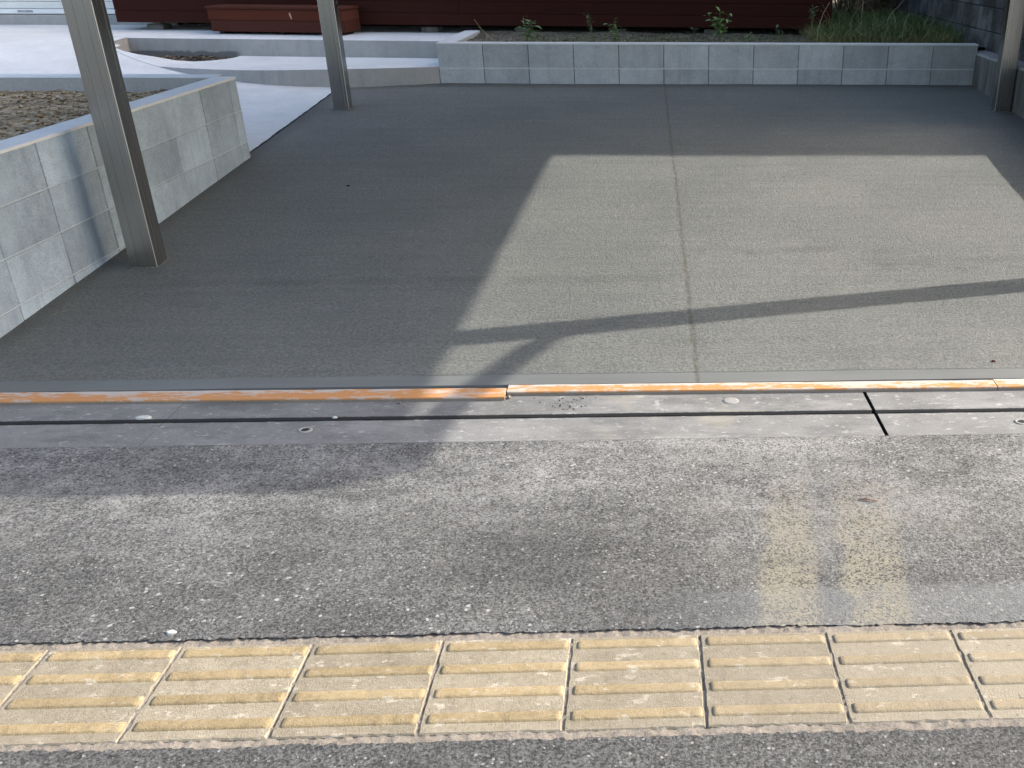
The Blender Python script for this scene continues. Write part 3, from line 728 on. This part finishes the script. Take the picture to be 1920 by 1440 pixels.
def pt(p): return (p[0]-co.x, p[1]-co.y, p[2]-co.z)
def bar(name, p0, p1, hw, hh, mat='metal'):
    p0, p1 = Vector(p0), Vector(p1); d = (p1-p0).normalized(); s = d.cross(Vector((0, 0, 1))).normalized(); u = s.cross(d)
    vs = []
    for p in (p0, p1):
        for a, b in ((-1, -1), (1, -1), (1, 1), (-1, 1)): vs.append(pt(p+s*a*hw+u*b*hh))
    return link(name, pyd(name, vs, [(3, 2, 1, 0), (4, 5, 6, 7), (0, 1, 5, 4), (1, 2, 6, 5), (2, 3, 7, 6), (3, 0, 4, 7)]), mat, cp)
YF, YR = 1.77, 6.85
for x in (-1.15, 4.332):
    bar('side_beam', (x, YF+.05, 2.440+.061), (x+.023*4.6, YR, zr(YR)+.061), .045, .06)
for y in (YF+.02, 3.0, 4.6, 6.3, YR-.03):
    x1 = 4.2 if y < 2 else 4.30
    bar('cross_beam', (-1.1 if y > 2 else -.6, y+.05, zr(y)+.055), (x1, y-.07*(y > 2), zr(y)+.055), .03, .045)
# roof sheet with rounded front corners, and its folded ribs
out = [(-1.22, YR), (-1.22, YF+.38), (-1.16, YF+.22), (-.98, YF+.09), (-.62, YF+.01), (3.9, YF), (4.2, YF+.02), (4.34, YF+.06), (4.40, YF+.12), (4.42, YF+.3), (4.52, YR-.1)]
me = prism('roof_sheet', [(x-co.x, y-co.y) for x, y in out], lambda x, y: zr(y+co.y)+.125, lambda x, y: zr(y+co.y)+.145); link('roof_sheet', me, 'roof', cp)
for k in range(26): bar('roof_rib', (-1.05+.21*k, YF+.3, zr(YF+.3)+.165), (-1.05+.21*k, YR-.1, zr(YR-.1)+.165), .025, .018, 'roof')
# cantilever arms from the posts, bent up towards the front of the roof
def arm(x, ys):
    o_ = ys-2.862; pts = [(2.85+o_, 2.10), (2.79+o_, 2.148), (2.736+o_, 2.183), (2.512+o_, 2.253), (2.318+o_, 2.314), (2.156+o_, 2.342), (2.037+o_, 2.355), (YF+.06, 2.37)]
    vs = []; fs = []
    for i, (y, z) in enumerate(pts):
        hh = .062 if i > 1 else .05
        for a, b in ((-1, -1), (1, -1), (1, 1), (-1, 1)): vs.append(pt((x+a*.02, y, z+b*hh*.55)))
    for i in range(len(pts)-1):
        for k in range(4): a = i*4+k; b = i*4+(k+1) % 4; fs.append((a, b, b+4, a+4))
    fs.append((3, 2, 1, 0)); q = (len(pts)-1)*4; fs.append((q, q+1, q+2, q+3))
    link('cantilever_arm', pyd('cantilever_arm', vs, fs), 'metal', cp)
arm(4.285, 2.862); arm(-1.02, 3.0)

# ------------------------------------------------------------------ house on the next plot (its shadow lies over the back of the slab)
nh = empty('neighbour_house', (10, 10.5, 0)); tag(nh, 'two-storey house on the next plot to the right, beyond the frame', 'house')
EH, EY = 6.4, 6.87
link('wall', box_mesh('wall', -4.2, 4.6, EY+.45-10.5, 4.0, -.3, EH-.06), 'stucco', nh)
rf = [(-4.6, EY-10.5, EH), (5.2, EY-10.5-.13, EH), (5.2, 0, EH+2.0), (-4.6, 0, EH+2.0), (-4.6, 4.4, EH), (5.2, 4.4, EH)]
vs = rf + [(x, y, z-.16) for x, y, z in rf]
link('roof', pyd('roof', vs, [(0, 1, 2, 3), (3, 2, 5, 4), (7, 6, 9, 8), (8, 9, 10, 11), (0, 6, 7, 1), (4, 5, 11, 10), (0, 3, 9, 6), (3, 4, 10, 9), (1, 7, 8, 2), (2, 8, 11, 5)]), 'rooftile', nh)
link('gable', pyd('gable', [(-4.2, EY+.45-10.5, EH-.1), (-4.2, 4.0, EH-.1), (-4.2, 0, EH+1.75), (-4.2, -.2, EH+1.7)], [(0, 1, 2, 3)]), 'stucco', nh)
for wx, wz in ((-2.6, 1.0), (.2, 1.0), (3.0, 1.0), (-2.6, 3.9), (.2, 3.9), (3.0, 3.9)):
    wn = link('window', box_mesh('window', wx-.8, wx+.8, EY+.40-10.5, EY+.449-10.5, wz, wz+1.2, bev=.01), 'frame', nh)
    link('pane', box_mesh('pane', wx-.74, wx-.02, EY+.392-10.5, EY+.398-10.5, wz+.06, wz+1.14), 'glass', wn)
    link('pane', box_mesh('pane', wx+.02, wx+.74, EY+.392-10.5, EY+.398-10.5, wz+.06, wz+1.14), 'glass', wn)

# ------------------------------------------------------------------ weeds and grass
def tube(vs, fs, pts, r0, r1, n=4):
    b = len(vs)
    for i, p in enumerate(pts):
        r = r0+(r1-r0)*i/(len(pts)-1)
        for k in range(n): a = 6.283*k/n; vs.append((p[0]+r*math.cos(a), p[1]+r*math.sin(a), p[2]))
    for i in range(len(pts)-1):
        for k in range(n): a = b+i*n+k; c = b+i*n+(k+1) % n; fs.append((a, c, c+n, a+n))
def leaf(vs, fs, p, az, el, L, W, rr):
    d = Vector((math.cos(az)*math.cos(el), math.sin(az)*math.cos(el), math.sin(el))); s = d.cross(Vector((0, 0, 1))).normalized(); s = (s+Vector((0, 0, rr.uniform(-.5, .5)))).normalized()
    b = len(vs); p = Vector(p); dr = Vector((0, 0, -L*.25))
    for tt, ww, q in ((0, .1, 0), (.3, .85, .0), (.6, 1, .3), (1, .05, 1)):
        c = p+d*L*tt+dr*q*q
        vs.append(tuple(c-s*W*ww*.5+Vector((0, 0, W*.12)))); vs.append(tuple(c+s*W*ww*.5+Vector((0, 0, W*.12))))
    for i in range(3): a = b+2*i; fs.append((a, a+1, a+3, a+2))
def weed(x, y, h, n, L, W, spread, label, leafm='leaf', bare=.1, lean=(0, 0), seed=1, cat='weed'):
    rr = random.Random(seed); e = empty('weed', (x, y, zsoil(x, y)-.005)); tag(e, label, cat, 'weeds on the soil strip')
    sv_, sf_, lv, lf = [], [], [], []
    for k in range(n):
        az = rr.random()*6.28; sp = spread*rr.random(); hh = h*rr.uniform(.6, 1); pts = []
        for i in range(6):
            t_ = i/5; pts.append((math.cos(az)*sp*t_**1.4+lean[0]*t_*hh+rr.uniform(-.004, .004), math.sin(az)*sp*t_**1.4+lean[1]*t_*hh, hh*t_))
        tube(sv_, sf_, pts, .0035, .0012)
        m = max(4, int(hh/.022))
        for i in range(m):
            t_ = bare+(1-bare)*(i+rr.random())/m; j = min(4, int(t_*5)); q = t_*5-j
            p = tuple(pts[j][c]+(pts[j+1][c]-pts[j][c])*q for c in range(3))
            leaf(lv, lf, p, rr.random()*6.28, rr.uniform(-.1, .9), L*rr.uniform(.6, 1.2), W*rr.uniform(.6, 1.2), rr)
    link('stem', pyd('stem', sv_, sf_), 'stem', e)
    if lv: link('leaves', pyd('leaves', lv, lf), leafm, e)
weed(.31, 7.80, .24, 5, .085, .024, .12, 'bushy green weed with a grass tuft nearest the white platform', 'leaf', .15, (.2, 0), 11)
weed(.92, 7.98, .27, 3, .05, .016, .06, 'thin dark stalky weed left of the leafy light-green one', 'leaf_dark', .35, (-.05, 0), 12)
weed(1.13, 7.86, .22, 5, .075, .028, .07, 'leafy light green upright weed in the middle of the strip', 'leaf', .1, (0, 0), 13)
weed(1.62, 7.82, .12, 4, .045, .016, .08, 'small low weed between the two leafy green ones', 'leaf_dark', .2, (0, 0), 14)
weed(2.12, 7.90, .30, 6, .08, .030, .16, 'widest leafy weed with spreading top and a thin stalk beside it', 'leaf', .35, (-.05, 0), 15)
weed(2.98, 7.95, .42, 2, .07, .026, .05, 'tall bare-stemmed weed with grey-green top near the end of the deck', 'leaf_dark', .7, (.1, 0), 16)
weed(2.72, 7.88, .13, 3, .05, .022, .06, 'small pale weed beside the tall bare-stemmed one', 'leaf_dark', .4, (-.2, 0), 17)
weed(.66, 7.75, .07, 4, .03, .01, .05, 'tiny weed with white flecks behind the wall, left of the stalky one', 'leaf_dark', .2, (0, 0), 18)
weed(1.40, 7.70, .06, 5, .035, .014, .06, 'lowest weed rosette right behind the wall cap in the middle', 'leaf_dark', .1, (0, 0), 41)
weed(1.86, 7.95, .16, 3, .05, .018, .07, 'slim mid-height weed just left of the widest leafy weed', 'leaf_dark', .3, (.1, 0), 42)
weed(2.38, 7.80, .10, 5, .045, .016, .08, 'short tufted weed just right of the widest leafy weed', 'leaf', .1, (.1, 0), 43)
weed(.38, 7.66, .09, 6, .07, .008, .10, 'narrow-bladed tuft at the foot of the bushy green weed', 'leaf', .1, (-.3, 0), 44)
def blades(name, n, region, hmin, hmax, mat, label, cat, seed, bend=.5, wd=.004, zf=zsoil):
    rr = random.Random(seed); vs = []; fs = []
    for _ in range(n):
        x, y = region(rr); h = rr.uniform(hmin, hmax); a = rr.random()*6.28; dx, dy = math.cos(a), math.sin(a); b = len(vs); z = zf(x, y)-.005; bd = h*bend*rr.uniform(.3, 1.5); w0 = wd*rr.uniform(.7, 1.3)
        c2 = rr.random()*3.14; wx, wy = math.cos(c2)*w0, math.sin(c2)*w0
        for t_, ww in ((0, 1), (.4, .9), (.75, .6), (1, .08)):
            cx, cy, cz = x+dx*bd*t_**1.8, y+dy*bd*t_**1.8, z+h*(t_-.35*bend*t_**3)
            vs.append((cx-wx*ww*.5, cy-wy*ww*.5, cz)); vs.append((cx+wx*ww*.5, cy+wy*ww*.5, cz))
        for i in range(3): q = b+2*i; fs.append((q, q+1, q+3, q+2))
    return tag(link(name, pyd(name, vs, fs), mat), label, cat, kind='stuff')
def reg_g(rr):
    while True:
        x = rr.uniform(3.05, 4.42); y = 7.62+rr.random()**1.1*2.9
        if x > 3.34 or y < 8.45: 
            if rr.random() < .15+.85*ss((y-7.55)/.5): return x, y
blades('grass', 4200, reg_g, .07, .26, 'grass', 'overgrown dark green grass between the deck and the old block wall', 'grass', 21, .7, .006)
blades('pale_grass', 2400, lambda rr: (rr.uniform(3.0, 4.3), 7.58+rr.random()*1.1), .05, .20, 'grass_dry', 'paler yellowish grass fringe in front of the overgrown patch', 'grass', 22, 1.1, .004)
blades('strip_grass', 1500, lambda rr: (rr.uniform(.2, 4.2), 7.56+rr.random()*.75), .02, .09, 'grass', 'sparse short green grass along the soil strip', 'grass', 23, .9, .004)
blades('dry_grass', 900, lambda rr: (rr.uniform(-.2, 4.2), 7.52+rr.random()*.5), .02, .08, 'straw', 'dry straw-coloured grass lying along the soil strip', 'grass', 24, 2.2, .003)
blades('tall_stalks', 26, lambda rr: (rr.uniform(3.2, 4.4), 7.9+rr.random()*1.0), .3, .55, 'straw', 'long pale seed stalks arching over the overgrown grass', 'grass', 25, .8, .004)
def shrub(x, y, z, rx, ry, rz_, n, label, seed):
    rr = random.Random(seed); e = empty('shrub', (x, y, z)); tag(e, label, 'shrub', 'shrubs behind the overgrown grass'); lv, lf, sv_, sf_ = [], [], [], []
    for k in range(9):
        a = rr.random()*6.28; q = rr.uniform(.3, .8); tube(sv_, sf_, [(0, 0, 0), (math.cos(a)*rx*q*.4, math.sin(a)*ry*q*.4, rz_*.5), (math.cos(a)*rx*q, math.sin(a)*ry*q, rz_*rr.uniform(.8, 1.2))], .012, .004, 5)
    for k in range(n):
        a = rr.random()*6.28; u = rr.uniform(-.6, 1); q = (1-max(0, u)**2)**.5*rr.uniform(.55, 1.08)
        leaf(lv, lf, (math.cos(a)*rx*q, math.sin(a)*ry*q, rz_*(.62+.6*u)), rr.random()*6.28, rr.uniform(-.5, .8), rr.uniform(.05, .11), rr.uniform(.02, .04), rr)
    link('stem', pyd('stem', sv_, sf_), 'stem', e); link('leaves', pyd('leaves', lv, lf), 'leaf_dark', e)
shrub(3.80, 10.7, .64, .75, .5, .9, 2400, 'dark shrub beside the end of the deck, behind the grass', 31)
shrub(4.15, 11.8, .64, .8, .6, 1.2, 2400, 'dark shrub against the old block wall, behind the grass', 32)
shrub(3.95, 13.0, .64, 1.1, .6, 1.1, 2600, 'farthest dark shrub, filling the gap past the end of the deck', 33)
def stalk(pts, r, label, name='grass_stalk', mat='straw', cat='stalk'):
    vs, fs = [], []; o0 = Vector(pts[0]); tube(vs, fs, [tuple(Vector(p)-o0) for p in pts], r, r*.5, 5)
    o = link(name, pyd(name, vs, fs), mat); o.location = o0; return tag(o, label, cat)
stalk([(.06, 7.75, .64), (-.02, 7.77, .70), (-.10, 7.79, .78), (-.15, 7.80, .85)], .0035, 'single dry stalk leaning left in front of the deck')
stalk([(3.02, 7.8, .64), (3.03, 7.82, .78), (3.07, 7.84, .90), (3.13, 7.86, 1.0)], .003, 'thin pale stalk bending right near the deck end')

# ------------------------------------------------------------------ small litter
tw = link('twig', pyd('twig', *(lambda v, f: (tube(v, f, [(-.024, .006, .003), (-.008, .003, .006), (.008, -.002, .005), (.024, -.007, .004)], .0042, .0028, 5), (v, f))[1])([], [])), 'twig')
tw.location = (2.042, .888, zS(2.04, .89)+.001); tag(tw, 'small red-brown twig lying on the sandy asphalt', 'twig')
def lump(name, x, y, z, sx, sy, sz, mat, label, cat, seed):
    bm = bmesh.new(); bmesh.ops.create_icosphere(bm, subdivisions=2, radius=1)
    for v in bm.verts:
        k = 1+.35*noise.noise(v.co*1.7+Vector((seed*3.3, 0, 0))); v.co = Vector((v.co.x*sx*k, v.co.y*sy*k, max(-.3, v.co.z)*sz*k))
    o = link(name, mesh_from(name, bm, False), mat); o.location = (x, y, z); return tag(o, label, cat)
lump('stone_chip', .255, .345, zS(.25, .34)+.002, .012, .007, .006, 'white', 'white stone chip by the edge of the tactile tiles', 'stone', 1)
lump('mortar_blob', -.37, 1.528, zS(-.37, 1.53)+.001, .030, .014, .006, 'white', 'white blob of dried mortar on the gutter cover at the left', 'mortar', 2)
lump('mortar_crumb', .492, 1.622, zS(.49, 1.62)+.001, .009, .006, .006, 'mortar', 'grey mortar crumb in front of the left form board', 'mortar', 3)
lump('mortar_crumb', .296, 1.505, zS(.3, 1.5)+.002, .009, .006, .006, 'white', 'pale crumb stuck in the gutter slot', 'mortar', 6)
lump('mortar_crumb', .882, 1.655, zS(.88, 1.65)+.003, .008, .010, .008, 'bed', 'sandy mortar lump where the two form boards meet', 'mortar', 7)
lump('pebble', 2.758, 1.872, zslab(2.758, 1.872)+.002, .009, .006, .006, 'twig', 'dark pebble on the sunlit slab near the right form board', 'pebble', 4)
lump('pebble', -.401, 4.257, zslab(-.4, 4.257)+.002, .012, .008, .006, 'dark', 'dark pebble on the shaded slab beyond the front post', 'pebble', 5)
z0 = zslab(-1.1, 2.44)+.003
stalk([(-1.160, 2.400, z0-.002), (-1.150, 2.416, z0), (-1.110, 2.447, z0+.003), (-1.072, 2.480, z0+.004)], .0014, 'thin pale straw lying on the shaded slab by the left wall', 'straw', 'straw', 'straw')
# dark crumbs on the sunlit gutter cover
rr = random.Random(4); vs = []; fs = []
for _ in range(46):
    x = rr.gauss(1.10, .05); y = rr.uniform(1.55, 1.655); s = rr.uniform(.0012, .0032); b = len(vs); z = zS(x, y)
    for p in ((-s, -s, 0), (s, -s*.8, 0), (s*.7, s, 0), (-s*.8, s*.7, 0), (0, 0, s*1.2)): vs.append((x+p[0], y+p[1], z+p[2]))
    fs += [(b, b+1, b+4), (b+1, b+2, b+4), (b+2, b+3, b+4), (b+3, b, b+4)]
tag(link('grit', pyd('grit', vs, fs), 'dark'), 'dark grit scattered on the sunlit gutter cover', 'grit', kind='stuff')
